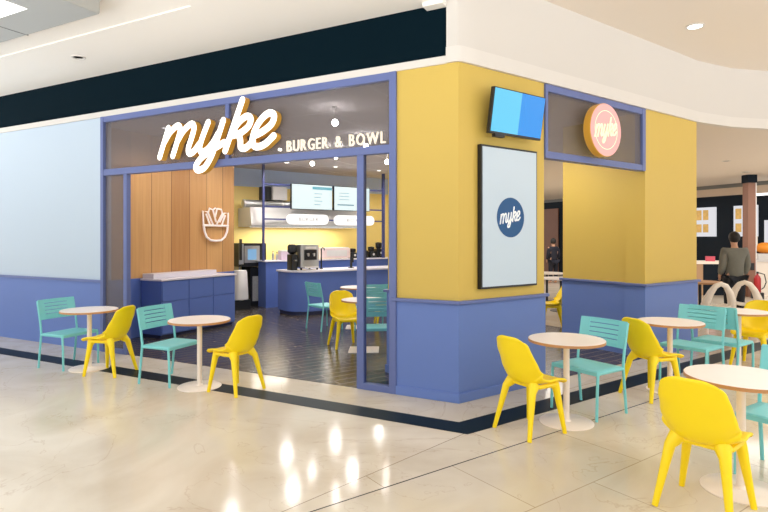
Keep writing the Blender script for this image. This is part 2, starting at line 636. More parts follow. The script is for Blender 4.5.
# ------------------------------------------------------------------ fascias, bulkhead, ceilings
struct(MB().box(-15, -.122, .0, .3, 3.49, 4.03).build('wall_fascia', M_navy), 'dark fascia band above the shop front', 'fascia')
struct(MB().box(-15, -.122, -.02, .3, 3.412, 3.49).build('trim_2', M_whitet), 'white strip under the dark fascia', 'trim')
crv = [(-.122, -.02), (-.005, -.02), (.03, .01)]
path = crv + [W(s, -.025) for s in (.25, .8, 1.5, 2.5, 3.5, 4.3)] + [(2.266 + .02, 4.385), (2.78, 5.05), (3.32, 5.5), (3.95, 5.9), (4.7, 6.25), (5.6, 6.52), (7, 6.8), (9, 7.0), (15, 7.1)]


def ribbon(pts, th):
    n = len(pts)
    back = []
    for k in range(n):
        a, b = Vector(pts[max(k - 1, 0)]), Vector(pts[min(k + 1, n - 1)])
        d = (b - a).normalized()
        back.append(tuple(Vector(pts[k]) + Vector((-d.y, d.x)) * th))
    return pts, back


def ribbon_mesh(mb, pts, th, z0, z1):
    f, bk = ribbon(pts, th)
    for k in range(len(pts) - 1):
        mb.prism([f[k], f[k + 1], bk[k + 1], bk[k]], z0, z1)
    return mb


def wall_ribbon(name, pts, th, z0, z1, m):
    """one welded strip following a plan path, smooth where it curves"""
    f, bk = ribbon(pts, th)
    mb = MB()
    n = len(pts)
    rows = [[Vector((p[0], p[1], z)) for p in f] for z in (z0, z1)]
    rows += [[Vector((p[0], p[1], z)) for p in bk] for z in (z1, z0)]
    rows.append([v.copy() for v in rows[0]])
    mb.grid(rows)
    bmesh.ops.remove_doubles(mb.b, verts=mb.b.verts[:], dist=1e-5)
    return mb.build(name, m, smooth=True)


struct(wall_ribbon('wall_bulkhead', path, .16, 3.43, 4.36, M_white), 'curved white bulkhead above the right facade', 'bulkhead')
path2 = [(p[0] + .0, p[1]) for p in path]
f2, _ = ribbon(path, -.018)
struct(wall_ribbon('trim_3', ribbon(path, -.014)[1], .1, 3.415, 3.57, M_whitet), 'pale band along the bottom of the bulkhead', 'trim')

mb = MB()
mb.box(-15, -.122, -1.12, .3, 4.03, 4.5)
mb.box(-2.49, -.122, -6.3, -1.12, 4.03, 4.5)
mb.box(-15, -2.49, -6.3, -1.12, 4.045, 4.5)
mb.box(-.34, -.122, -.12, .0, 3.985, 4.03)
struct(mb.build('ceiling', M_ceil), 'warm white mall ceiling left of the corner', 'ceiling')
struct(MB().box(-.122, 15, -4.8, 9, 4.35, 4.5).build('ceiling_high', M_ceil2), 'higher warm white ceiling right of the corner', 'ceiling')
fc = [W(4.9, .0)] + path[9:] + [(15, 28), (-15, 28), (-15, 18), W(4.9, 14)]
fc = [W(4.9, .05)] + [(p[0] - .02, p[1] + .05) for p in path[10:]] + [(15, 26), (-14, 26), W(4.9, 16)]
struct(MB().prism(fc, 3.425, 3.5).build('ceiling_far', M_ceil2), 'low warm ceiling over the food court', 'ceiling')
sc_ = [(-13, .12), (-.1, .12), W(.2, .12), W(4.9, .12), W(4.9, 12), W(-9, 12)]
struct(MB().prism(sc_, 3.40, 3.42).build('ceiling_shop', M_ctile), 'grey tiled ceiling inside the shop', 'ceiling')

# ------------------------------------------------------------------ shop-front windows
wn = thing('window_1', 'blue framed shop front with tinted panes and an open doorway', 'window')
wn['kind'] = 'structure'
FY0, FY1 = -.03, .06
MB().box(-5.41, -.765, FY0 + .006, FY1 - .006, 3.33, 3.412).build('top_rail', M_frame, wn, bevel=.004)
MB().box(-5.41, -.765, FY0 + .006, FY1 - .006, 2.555, 2.645).build('transom_bar', M_frame, wn, bevel=.004)
MB().box(-5.474, -5.41, FY0, FY1, 0, 3.412).build('jamb', M_frame, wn, bevel=.004)
MB().box(-.765, -.684, FY0, FY1, 0, 3.412).build('jamb', M_frame, wn, bevel=.004)
MB().box(-4.985, -4.915, FY0 + .01, FY1 - .01, 0, 2.555).build('mullion', M_frame, wn, bevel=.004)
MB().box(-1.165, -1.08, FY0 + .01, FY1 - .01, 0, 2.555).build('mullion', M_frame, wn, bevel=.004)
MB().box(-3.075, -3.015, FY0 + .01, FY1 - .01, 2.645, 3.33).build('mullion', M_frame, wn, bevel=.004)
MB().box(-5.41, -4.985, FY0 + .006, FY1 - .006, 0, .07).build('bottom_rail', M_frame, wn, bevel=.004)
MB().box(-1.08, -.765, FY0 + .006, FY1 - .006, 0, .07).build('bottom_rail', M_frame, wn, bevel=.004)
MB().box(-5.42, -3.06, .012, .02, 2.64, 3.335).build('pane', M_tglass, wn)
MB().box(-3.03, -.76, .012, .02, 2.64, 3.335).build('pane', M_tglass, wn)
MB().box(-5.42, -4.98, .012, .02, .06, 2.56).build('pane', M_tglass, wn)
MB().box(-1.09, -.76, .012, .02, .06, 2.56).build('pane', M_glass, wn)

wr = thing('window_2', 'blue framed glazed transom over the right-hand opening', 'window', (0, 0, 0), PSI)
wr['kind'] = 'structure'
s0, s1, i0, i1 = 1.327, 3.46, -.022, .09
MB().box(s0 + .05, s1 - .08, i0 + .004, i1, 3.33, 3.412).build('top_rail', M_frame, wr, bevel=.004)
MB().box(s0 + .05, s1 - .08, i0 + .004, i1, 2.565, 2.645).build('bottom_rail', M_frame, wr, bevel=.004)
MB().box(s1 - .08, s1, i0, i1, 2.565, 3.412).build('jamb', M_frame, wr, bevel=.004)
MB().box(s0 + .004, s0 + .05, i0, i1, 2.565, 3.412).build('jamb', M_frame, wr, bevel=.004)
MB().box(s0 + .04, s1 - .07, .01, .02, 2.63, 3.34).build('pane', M_tglass, wr)

# ------------------------------------------------------------------ wood wall and cabinet inside the shop
ww = thing('wall_wood', 'oak board wall with blue base inside the shop', 'wall')
ww['kind'] = 'structure'
MB().box(-6.1, -5.95, .15, 3.26, .97, 3.40).build('boards', M_wood, ww)
MB().box(-6.1, -5.94, .15, 3.26, 0, .98).build('wainscot', M_cab, ww)

cb = thing('cabinet', 'blue panelled low cabinet with pale worktop along the oak wall', 'cabinet', (-5.925, 1.03, 0))
MB().box(0, .48, 0, 1.70, .06, .945).build('body', M_cab, cb)
MB().box(0, .44, .02, 1.68, 0, .06).build('toe_kick', M_gap, cb)
MB().box(0, .51, -.02, 1.72, .945, .975).build('worktop', M_counter, cb, bevel=.004)
for k in range(3):
    y0, y1 = .01 + k * .563, .01 + (k + 1) * .563 - .012
    MB().box(.48, .498, y0, y1, .61, .935).build('drawer', M_cab, cb, bevel=.003)
    MB().box(.48, .498, y0, y1, .08, .598).build('door', M_cab, cb, bevel=.003)
sl = MB().box(-5.93, -5.66, 1.06, 2.48, .975, 1.055).build('counter_tray', M_counter, bevel=.006)
tag(sl, 'long low pale tray lying on the blue cabinet worktop', 'tray')

# ------------------------------------------------------------------ neon salad bowl on the oak wall
ic = thing('bowl_sign', 'white line sign of a salad bowl on the oak wall', 'sign', (-5.94, 2.72, 1.86))


def line_sign(name, pts, r, parent, m, closed=False):
    return MB().tube([(.03, p[0], p[1]) for p in pts], r, 8).build(name, m, parent, smooth=True)


bowl = [(-.32, .05)] + [(-.32 + .02 * 0, .05), (-.30, -.08), (-.24, -.19), (-.14, -.255), (0, -.265), (.14, -.255), (.24, -.19), (.30, -.08), (.32, .05)]
line_sign('bowl_outline', bowl[1:], .022, ic, M_neon)
line_sign('rim', [(-.33, .03), (.33, .03)], .022, ic, M_neon)
for nm, pts in (('leaf', [(-.32, .03), (-.34, .30), (-.22, .29), (-.08, .05)]),
                ('leaf', [(-.20, .28), (-.17, .36), (-.08, .33), (.0, .10)]),
                ('leaf', [(-.08, .33), (-.02, .37), (.03, .36), (-.02, .20)]),
                ('leaf', [(.03, .36), (.14, .35), (.17, .27), (.02, .06)]),
                ('leaf', [(.10, .10), (.22, .28), (.33, .29), (.32, .03)]),
                ('leaf_vein', [(-.26, .25), (-.16, .05)]),
                ('leaf_vein', [(.25, .24), (.16, .05)])):
    line_sign(nm, pts, .017, ic, M_neon)

# ------------------------------------------------------------------ lettering


def catmull(pts, n=8):
    P = [Vector(p) for p in pts]
    P = [P[0] * 2 - P[1]] + P + [P[-1] * 2 - P[-2]]
    out = []
    for k in range(1, len(P) - 2):
        for j in range(n):
            t = j / n
            a, b, c, d = P[k - 1], P[k], P[k + 1], P[k + 2]
            out.append(.5 * ((2 * b) + (c - a) * t + (2 * a - 5 * b + 4 * c - d) * t * t + (3 * b - a - 3 * c + d) * t ** 3))
    out.append(P[-2])
    return out


SCRIPT = {   # x-height 1, upright; slant is applied later
    'letter_m': [[(0, 0), (0, .5), (0, .93)],
                 [(.0, .45), (.1, .78), (.27, .97), (.40, .84), (.42, .5), (.42, 0)],
                 [(.42, .45), (.52, .78), (.69, .97), (.82, .84), (.84, .5), (.84, .2), (.92, .03), (1.04, .08), (1.14, .3)]],
    'letter_y': [[(1.2, .95), (1.17, .5), (1.18, .2), (1.28, .03), (1.42, .08), (1.54, .3), (1.6, .55)],
                 [(1.63, .95), (1.63, .4), (1.62, -.1), (1.53, -.45), (1.36, -.54), (1.25, -.42), (1.32, -.18), (1.55, .05), (1.86, .26)]],
    'letter_k': [[(1.99, 1.5), (1.98, .8), (1.97, 0)],
                 [(1.98, .4), (2.07, .78), (2.24, .98), (2.39, .90), (2.40, .68), (2.24, .50), (2.04, .45)],
                 [(2.18, .48), (2.3, .28), (2.38, .06), (2.52, .03), (2.66, .2)]],
    'letter_e': [[(2.62, .36), (2.82, .46), (3.0, .66), (2.99, .90), (2.83, .99), (2.68, .82), (2.61, .5), (2.65, .18), (2.8, .03), (3.0, .08), (3.16, .3)]],
}


def stroke_mesh(mb, pts, wd, d0, d1, mf=0, ms=1):
    """solid ribbon of half-width wd with round ends, in the local x-z plane, thickness along y (d0 front, d1 back)"""
    n = len(pts)
    L, Rr = [], []
    for k in range(n):
        t = (pts[min(k + 1, n - 1)] - pts[max(k - 1, 0)]).normalized()
        nn = Vector((-t.y, t.x))
        L.append(pts[k] + nn * wd)
        Rr.append(pts[k] - nn * wd)
    for k in range(n - 1):
        quad = [Rr[k], Rr[k + 1], L[k + 1], L[k]]
        v = [Vector((q.x, d0, q.y)) for q in quad] + [Vector((q.x, d1, q.y)) for q in quad]
        mb._add(v, [(0, 1, 2, 3)], mf)
        mb._add(v, [(7, 6, 5, 4), (0, 4, 5, 1), (2, 6, 7, 3)], ms)
    for c in (pts[0], pts[-1]):
        ring = [(c.x + wd * math.cos(2 * PI * j / 16), c.y + wd * math.sin(2 * PI * j / 16)) for j in range(16)]
        v = [Vector((q[0], d0, q[1])) for q in ring] + [Vector((q[0], d1, q[1])) for q in ring]
        mb._add(v, [tuple(range(16))], mf)
        mb._add(v, [(j, (j + 1) % 16, 16 + (j + 1) % 16, 16 + j) for j in range(16)], ms)


def script_sign(parent, x0, z0, sx, sz, wd, d0, d1, mats, slant=.30, rot=0., dot=False):
    for nm, strokes in SCRIPT.items():
        mb = MB()
        for st in strokes:
            pts = []
            for p in catmull(st, 7):
                q = Vector(((p.x + slant * p.y) * sx, p.y * sz))
                if rot:
                    q = Vector((q.x * math.cos(rot) - q.y * math.sin(rot), q.x * math.sin(rot) + q.y * math.cos(rot)))
                pts.append(q + Vector((x0, z0)))
            stroke_mesh(mb, pts, wd, d0, d1)
        mb.build(nm, mats, parent, fix=False)


sg = thing('script_sign', 'large glowing white script sign with gold sides over the shop front', 'sign', (0, 0, 0))
script_sign(sg, -4.13, 2.725, .585, .395, .043, -.12, -.035, [M_letter, M_gold])
MB().lathe([(.018, 0), (.018, .03)], 12, 0, Matrix.Translation((-2.19, -.035, 2.69)) @ Matrix.Rotation(R(90), 4, 'X')).build('dot', M_letter, sg)

_txtc = {}


def letter_mesh(ch, h, ext, off=0.):
    c = bpy.data.curves.new('t', 'FONT')
    c.body = ch
    c.size = h / .69
    c.extrude = ext / 2
    c.offset = off
    c.resolution_u = 4
    o = bpy.data.objects.new('t', c)
    COL.objects.link(o)
    bpy.context.view_layer.update()
    me = bpy.data.meshes.new_from_object(o.evaluated_get(bpy.context.evaluated_depsgraph_get()))
    bpy.data.objects.remove(o)
    bpy.data.curves.remove(c)
    xs = [v.co.x for v in me.vertices]
    return me, min(xs), max(xs)


def text_sign(parent, text, x0, x1, z, y, h, ext, m, off=0., word_gap=.75, rise=0.):
    """raised letters in the local x-z plane, stretched to run from x0 to x1"""
    items, x = [], 0
    for ch in text:
        if ch == ' ':
            x += h * word_gap
            continue
        me, a, b = letter_mesh(ch, h, ext, off)
        items.append((ch, me, x - a))
        x += (b - a) + h * .3
    sc = (x1 - x0) / (x - h * .3)
    for ch, me, px in items:
        for v in me.vertices:
            v.co = Vector((x0 + (v.co.x + px) * sc, y - v.co.z, z + v.co.y))
        me.materials.append(m)
        o = bpy.data.objects.new('letter_ampersand' if ch == '&' else 'letter_' + ch.lower(), me)
        COL.objects.link(o)
        o.parent = parent


bs = thing('wording_sign', 'small glowing capital letters right of the script sign', 'sign', (0, 0, 0))
text_sign(bs, 'BURGER & BOWL', -2.08, -.79, 2.657, -.06, .125, .025, M_letter2, .0)

# ------------------------------------------------------------------ poster, television and round sign on the right facade
po = thing('poster_board', 'tall pale poster with blue disc on the yellow corner pillar', 'poster', (0, 0, 0), PSI)
MB().box(.262, 1.14, -.055, -.002, 1.125, 2.612).build('frame', M_black, po, bevel=.004)
MB().box(.282, 1.12, -.060, -.054, 1.147, 2.590).build('panel', M_poster, po)
TX = Matrix.Translation((.70, -.058, 1.868)) @ Matrix.Rotation(R(90), 4, 'X')
MB().lathe([(.212, 0), (.212, .005)], 48, 0, TX).build('blue_disc', M_disc, po)
lg = MB()
script_sign(po, .70 - .165, 1.80, .097, .1, .0075, -.0675, -.062, [M_posterw, M_posterw], rot=R(8))

tv = thing('television', 'wall television showing a two-tone blue screen above the poster', 'television', W(.70, -.17, 2.945), PSI)
TT = Matrix.Rotation(R(9), 4, 'X')
MB().box(-.40, .40, -.0, .05, -.232, .232, 0, TT).build('housing', M_black, tv, bevel=.006)
MB().box(-.387, .016, -.004, .01, -.208, .221, 0, TT).build('screen', M_tvl, tv)['label'] = 'pale cyan half of the screen'
MB().box(.016, .387, -.004, .01, -.208, .221, 0, TT).build('screen', M_tvb, tv)['label'] = 'deep blue half of the screen'
mb = MB().box(-.1, .1, .05, .17, -.03, .03)
mb.box(-.14, .14, .15, .168, -.12, .12)
mb.build('bracket', M_black, tv)
MB().box(-.34, -.20, .012, .06, -.262, -.23).build('sensor_box', M_black, tv)

rs = thing('round_sign', 'round pink sign with gold rim on the glazed transom', 'sign', W(2.235, -.2, 2.955), PSI)
RX = Matrix.Rotation(R(90), 4, 'X')
MB().lathe([(.0, -.1), (.31, -.1), (.322, -.09), (.322, -.006), (.316, 0)], 56, 0, RX).build('drum', M_gold, rs, smooth=True)
MB().lathe([(.0, 0), (.316, 0), (.316, .004), (0, .004)], 56, 0, RX).build('face', M_pink, rs)
MB().lathe([(.228, .004), (.228, .007), (.236, .007), (.236, .004)], 56, 0, RX, caps=False).build('ring', M_pinkw, rs)
script_sign(rs, -.235, -.10, .138, .145, .0105, -.012, -.004, [M_pinkw, M_pinkw], rot=R(7), slant=.42)
MB().box(-.05, .05, .1, .215, -.05, .05).build('bracket', M_gold, rs)

# ------------------------------------------------------------------ ceiling raft and downlights
rf_ = thing('ceiling_raft', 'grey metal tile raft with a bright square lamp under the left ceiling', 'ceiling raft', (-3.1, -1.7, 3.85))
MB().box(-4.8, 0, -2.4, 0, 0, .24).build('tray', M_grey, rf_, bevel=.02)
MB().box(-1.215, -1.203, -2.4, 0, -.003, .02).build('seam', M_seam, rf_)
MB().box(-2.42, -2.408, -2.4, 0, -.003, .02).build('seam', M_seam, rf_)
MB().box(-1.09, -.5, -1.0, -.41, -.004, .02).build('lamp_panel', M_panel, rf_)
dl0 = thing('downlight', 'unlit recessed downlight in the left ceiling above the dark fascia', 'downlight', (-5.02, -.66, 4.03))
MB().lathe([(.085, 0), (.085, -.012), (.066, -.012), (.06, .0)], 28).build('ring', M_whitet, dl0)
MB().lathe([(.0, -.002), (.06, -.002)], 28).build('lens', mat('frosted_lens', rgb(190, 184, 176), .6), dl0)


def downlight(x, y, z, label, r=.07, m=M_lamp, group='lit downlights in the ceilings'):
    d = thing('downlight', label, 'downlight', (x, y, z), 0, group)
    MB().lathe([(r * 1.3, 0), (r * 1.3, -.01), (r, -.012), (r, .0)], 24).build('ring', M_whitet, d)
    MB().lathe([(.0, -.006), (r, -.006), (r, 0)], 24).build('lens', m, d)
    return d


downlight(2.176, 2.796, 4.35, 'bright recessed downlight in the high ceiling at upper right', .085)
downlight(3.743, 12.24, 3.425, 'small downlight in the low food court ceiling, farther one', .08, M_seam, 'small unlit downlights over the food court')
downlight(3.083, 9.55, 3.425, 'small downlight in the low food court ceiling, nearer one', .07, M_seam, 'small unlit downlights over the food court')

# ------------------------------------------------------------------ furniture prototypes


def lerp(a, b, t):
    return a + (b - a) * t


def interp(tab, t):
    for (t0, v0), (t1, v1) in zip(tab, tab[1:]):
        if t <= t1:
            u = (t - t0) / (t1 - t0)
            u = u * u * (3 - 2 * u)
            return lerp(v0, v1, u)
    return tab[-1][1]


def make_yellow():
    """moulded shell chair, local +y is forward"""
    root = thing('shell_chair', 'x', 'chair')
    prof = catmull([(.262, .408), (.235, .432), (.15, .440), (.03, .428), (-.07, .422), (-.135, .448), (-.176, .52), (-.204, .62), (-.230, .73), (-.250, .832)], 4)
    n = len(prof)
    # half width, and how far the rim curls forward (back) or up (seat)
    hw = [(0, .15), (.06, .19), (.2, .212), (.42, .226), (.55, .236), (.7, .228), (.82, .212), (.92, .19), (.97, .168), (1, .135)]
    curl = [(0, .0), (.1, .012), (.3, .032), (.45, .075), (.58, .125), (.72, .09), (.88, .05), (1, .03)]
    rows = []
    m = 16
    for k, p in enumerate(prof):
        t = k / (n - 1)
        tg = (prof[min(k + 1, n - 1)] - prof[max(k - 1, 0)]).normalized()
        nn = Vector((tg.y, -tg.x))          # towards the sitter
        if nn.y < 0 and t < .4:
            nn = -nn
        h, c = interp(hw, t), interp(curl, t)
        row = []
        for j in range(m + 1):
            u = -1 + 2 * j / m
            q = p + nn * (c * abs(u) ** 2.4)
            # drop the top corners and the front corners a little
            z = q.y - (.035 * abs(u) ** 4 if t > .93 else 0) * ((t - .93) / .07 if t > .93 else 0)
            row.append(Vector((h * u * (1 - .06 * abs(u) ** 3 * (c / .1)), q.x, z)))
        rows.append(row)
    MB().grid(rows).build('shell', M_plasY, root, smooth=True, solid=.022, sub=1)
    # frame under the seat that the legs flow out of
    ring = []
    for cx, cy, a in ((.115, -.035, -90), (.115, .125, 0), (-.115, .125, 90), (-.115, -.035, 180)):
        for k in range(4):
            t = R(a + 30 * k)
            ring.append((cx + .045 * math.cos(t), cy + .045 * math.sin(t), .412))
    MB().tube(ring + [ring[0]], .020, 8).build('seat_frame', M_plasY, root, smooth=True)
    for sx in (-1, 1):
        for sy in (-1, 1):
            top = Vector((sx * .125, .04 + sy * .115, .425))
            mid = Vector((sx * .152, .022 + sy * .142, .37))
            ft = Vector((sx * .207, sy * .207, 0.0))
            pts = [top, lerp(top, mid, .5), mid] + [lerp(mid, ft, k / 4) for k in range(1, 5)]
            MB().tube(pts, [.050, .042, .033, .028, .024, .0205, .018], 10).build('leg', M_plasY, root, smooth=True)
    return root


def make_teal():
    """slatted metal chair, local +y is forward"""
    root = thing('metal_chair', 'x', 'chair')
    hw = .250
    r = .0135

    def backy(z):
        return interp([(.42, -.185), (.6, -.212), (.86, -.262)], z)
    for sx in (-1, 1):
        pts = [(sx * hw, -.235, 0), (sx * hw, -.212, .2), (sx * hw, -.188, .40), (sx * hw, -.186, .46), (sx * hw, -.205, .6), (sx * hw, -.235, .74), (sx * hw, -.258, .845)]
        MB().tube(pts, r, 10).build('leg', M_teal, root, smooth=True)
        pts = [(sx * hw, .215, 0), (sx * hw, .208, .25), (sx * hw, .198, .405), (sx * hw, .185, .425), (sx * hw, .13, .43), (sx * hw, -.18, .425)]
        MB().tube(pts, r, 10).build('leg', M_teal, root, smooth=True)
    # seat sheet with turned-down rim
    rows = []
    for k in range(9):
        y = -.19 + .40 * k / 8
        row = []
        for j in range(9):
            x = -hw + 2 * hw * j / 8
            z = .438 - .008 * math.cos(x / hw * PI / 2) * math.cos((y - .01) / .21 * PI / 2)
            row.append(Vector((x, y, z)))
        rows.append(row)
    seat = MB().grid(rows).build('seat', M_teal, root, smooth=True, solid=.008)
    mb = MB()
    mb.box(-hw, hw, .205, .215, .405, .44)
    mb.box(-hw, hw, -.2, -.19, .405, .44)
    mb.box(-hw - .002, -hw + .008, -.2, .215, .408, .438)
    mb.box(hw - .008, hw + .002, -.2, .215, .408, .438)
    mb.build('seat_rim', M_teal, seat, bevel=.003)
    # back sheet: side margins and five bands divided by four slots
    mb = MB()
    z0, z1 = .605, .858

    def patch(xa, xb, za, zb):
        rows = []
        for z in (za, (za + zb) / 2, zb):
            rows.append([Vector((lerp(xa, xb, j / 8), backy(z) - .030 * (1 - (lerp(xa, xb, j / 8) / hw) ** 2) + .012, z)) for j in range(9)])
        mb.grid(rows)
    patch(-hw - .004, -hw + .09, z0, z1)
    patch(hw - .09, hw + .004, z0, z1)
    zz = [.605, .672, .679, .716, .723, .760, .767, .804, .811, .858]
    for k in range(0, 10, 2):
        patch(-hw + .09, hw - .09, zz[k], zz[k + 1])
    mb.build('backrest', M_teal, root, solid=.006)
    return root


def make_table(square=False):
    root = thing('round_table', 'x', 'table')
    tt = MB().lathe([(0, .722), (.328, .722), (.33, .726), (.33, .744), (.327, .7475), (0, .7475)], 56).build('tabletop', M_ttop, root, smooth=True)
    MB().lathe([(.328, .7205), (.3325, .7215), (.3325, .7435), (.328, .7445)], 56, caps=False).build('edge_band', M_tedge, tt, smooth=True)
    MB().lathe([(.0275, .012), (.0275, .70)], 20).build('pedestal', M_tleg, root, smooth=True)
    MB().lathe([(.0, .70), (.11, .70), (.12, .7205), (.0, .7205)], 24).build('mounting_plate', M_tleg, tt, smooth=True)
    if square:
        MB().rbox(-.22, .22, -.22, .22, 0, .012, .02).build('base', M_tleg, root, bevel=.003)
    else:
        MB().lathe([(0, 0), (.235, 0), (.236, .006), (.228, .012), (.04, .016), (.03, .03), (0, .03)], 48).build('base', M_tleg, root, smooth=True)
    return root


PROTO = {}


def place(kind, x, y, head, label, group):
    fn = {'yellow': make_yellow, 'teal': make_teal, 'table': make_table, 'sqtable': lambda: make_table(True)}[kind]
    if kind not in PROTO:
        PROTO[kind] = fn()
        o = PROTO[kind]
    else:
        o = copy_tree(PROTO[kind])
    o.location = (x, y, .003 if kind[0] in 'q' else 0)
    o.rotation_euler = (0, 0, R(head - 90))
    o['label'] = label
    o['group'] = group
    return o


GY, GT, GB = 'yellow shell chairs', 'teal metal chairs', 'round cafe tables'
HR = math.degrees(PSI)
# row along the left shop front
place('teal', -5.02, -.78, 5, 'teal slatted chair in front of the pale blue wall, leftmost chair', GT)
place('table', -4.64, -.765, 0, 'round pale table nearest the pale blue wall, leftmost table', GB)
place('yellow', -4.18, -.80, 197, 'yellow shell chair between the two left tables, back to a teal chair', GY)
place('teal', -3.24, -.71, 4.6, 'teal slatted chair in front of the low blue cabinet, facing right', GT)
place('table', -2.76, -.745, 0, 'round pale table in front of the low blue cabinet', GB)
place('yellow', -2.29, -.67, 176, 'yellow shell chair at the open doorway, facing left to a table', GY)
# row along the right facade
place('yellow', .80, -.46, 58, 'yellow shell chair in front of the blue corner pillar', GY)
place('table', 1.051, -.095, 0, 'round pale table at the right end of the blue corner pillar', GB)
place('teal', 1.18, .337, HR + 178, 'teal slatted chair facing the corner pillar table, back to a yellow chair', GT)
place('yellow', 1.70, 1.145, HR - 15, 'yellow shell chair back to back with a teal chair before the right pillar', GY)
place('table', 1.885, 1.482, 0, 'round pale table in front of the right pillar', GB)
place('teal', 2.105, 1.95, HR + 180, 'teal slatted chair at the right pillar table, front of an overlapping pair', GT)
place('teal', 2.44, 2.43, HR, 'teal chair seen from behind, rear of an overlapping pair by the right pillar', GT)
place('table', 2.65, 2.835, 0, 'round pale table before the white food court chairs, farthest of the right row', GB)
place('yellow', 2.87, 3.26, HR + 180, 'yellow shell chair cut by the right picture edge, beyond the farthest right table', GY)
# nearest set
place('yellow', 2.05, -1.32, 68, 'large yellow shell chair in the near right foreground seen from behind', GY)
place('table', 2.28, -.94, 0, 'large round table in the near right foreground cut by the picture edge', GB)
place('teal', 2.595, -.615, HR + 180, 'teal slatted chair cut by the right edge, at the foreground table', GT)
# inside the shop
GI = 'cafe tables with square bases inside the shop'
place('sqtable', -2.10, 1.805, 27, 'round table with square base just inside the glass panel', GI)
place('yellow', -2.50, 1.93, 320, 'yellow shell chair inside the shop at the near table', GY)
place('teal', -1.66, 1.42, 125, 'teal chair seen through the glass panel, back to the window', GT)
place('sqtable', -3.203, 3.538, 27, 'round table with square base near the blue bar counter', GI)
place('teal', -3.66, 3.12, 66, 'teal chair in front of the bar counter, left of the inner table', GT)
place('teal', -2.74, 3.20, 130, 'teal chair behind the glass panel at the inner table', GT)
place('yellow', -2.87, 4.05, 215, 'yellow shell chair mostly hidden behind the glass panel, beside the inner table', GY)
place('yellow', .02, 5.05, 200, 'amber yellow chair seen through the opening between the pillars', GY)

# ------------------------------------------------------------------ kitchen (all in the right-facade frame)
kw = thing('wall_kitchen', 'yellow kitchen back wall with grey-blue upper band', 'wall', (0, 0, 0), PSI)
kw['kind'] = 'structure'
MB().box(-3.5, 6.6, 9.2, 9.35, 0, 2.95).build('lower_wall', M_kyel, kw)
MB().box(-3.5, 6.6, 9.19, 9.35, 2.95, 3.40).build('upper_band', M_kblue, kw)
MB().box(6.5, 6.6, 5.2, 9.2, 0, 3.40).build('end_wall', M_kyel, kw)


def kthing(name, label, cat, s, i, z, group=None):
    return thing(name, label, cat, W(s, i, z), PSI, group)


bar = kthing('bar_counter', 'blue bar counter with rounded end and pale worktop', 'counter', 1.30, 6.35, .003)
r_ = .45
end = [(r_ - r_ * math.cos(R(a)), r_ - r_ * math.sin(R(a))) for a in range(0, 91, 10)]
foot = end + [(4.1, 0), (4.1, .8), (0, .8)]
MB().prism(offset_poly(foot, -.03), 0, .08).build('plinth', M_gap, bar)
MB().prism(foot, .08, .915).build('body', M_cab, bar, smooth=True)
MB().prism(offset_poly(foot, .03), .915, .95).build('worktop', M_counter, bar, smooth=True)
bc = kthing('back_counter', 'tall blue service counter behind the bar', 'counter', 1.40, 8.05, .003)
MB().box(0, 4.6, 0, .45, 0, 1.08).build('body', M_cab, bc)
MB().box(-.03, 4.63, -.03, .48, 1.08, 1.11).build('worktop', M_counter, bc, bevel=.004)

cm = kthing('coffee_machine', 'steel espresso machine on the left end of the bar counter', 'coffee machine', 1.75, 6.78, .954)
MB().rbox(-.18, .27, -.2, .25, .06, .55, .03).build('body', M_steel, cm, smooth=True)
MB().box(-.10, .2, -.215, -.19, .22, .44).build('front_recess', M_black, cm)
MB().box(-.08, .18, -.23, -.2, .46, .51).build('display', M_steel2, cm)
MB().box(-.12, .22, -.28, -.19, .05, .075).build('drip_tray', M_steel2, cm)
for dx in (-.02, .12):
    MB().tube([(dx, -.23, .36), (dx, -.25, .30)], [.03, .02], 10).build('spout', M_steel, cm)
for dx, dy in ((-.15, -.16), (.24, -.16), (-.15, .2), (.24, .2)):
    MB().lathe([(.02, 0), (.024, .06)], 10, 0, None, (dx, dy, 0)).build('foot', M_black, cm)
gr = kthing('coffee_grinder', 'black coffee grinder beside the steel espresso machine', 'grinder', 1.46, 6.78, .954)
MB().rbox(-.07, .07, -.14, .12, 0, .34, .03).build('body', M_black, gr, smooth=True)
MB().lathe([(.045, .34), (.10, .40), (.10, .52), (.07, .56), (0, .565)], 20).build('hopper', M_black, gr, smooth=True)
MB().box(-.03, .03, -.2, -.13, .2, .23).build('fork', M_steel, gr)
tp = kthing('beverage_tap', 'tall thin black tap standing on the bar counter', 'tap', 2.22, 6.85, .954)
MB().lathe([(.04, 0), (.04, .015), (.016, .02), (.016, .46), (0, .46)], 14).build('stem', M_black, tp, smooth=True)
MB().tube([(0, 0, .44), (0, -.05, .48), (0, -.12, .47), (0, -.14, .42)], .012, 8).build('spout', M_black, tp, smooth=True)
hs = kthing('card_terminal', 'small black stand on the bar counter right of the pale warmer', 'terminal', 2.95, 6.75, .954)
MB().box(-.05, .05, -.05, .05, 0, .015).build('base', M_black, hs)
MB().box(-.02, .02, -.02, .02, .015, .18).build('stem', M_black, hs)
MB().box(-.04, .04, -.05, -.02, .13, .24).build('head', M_black, hs)

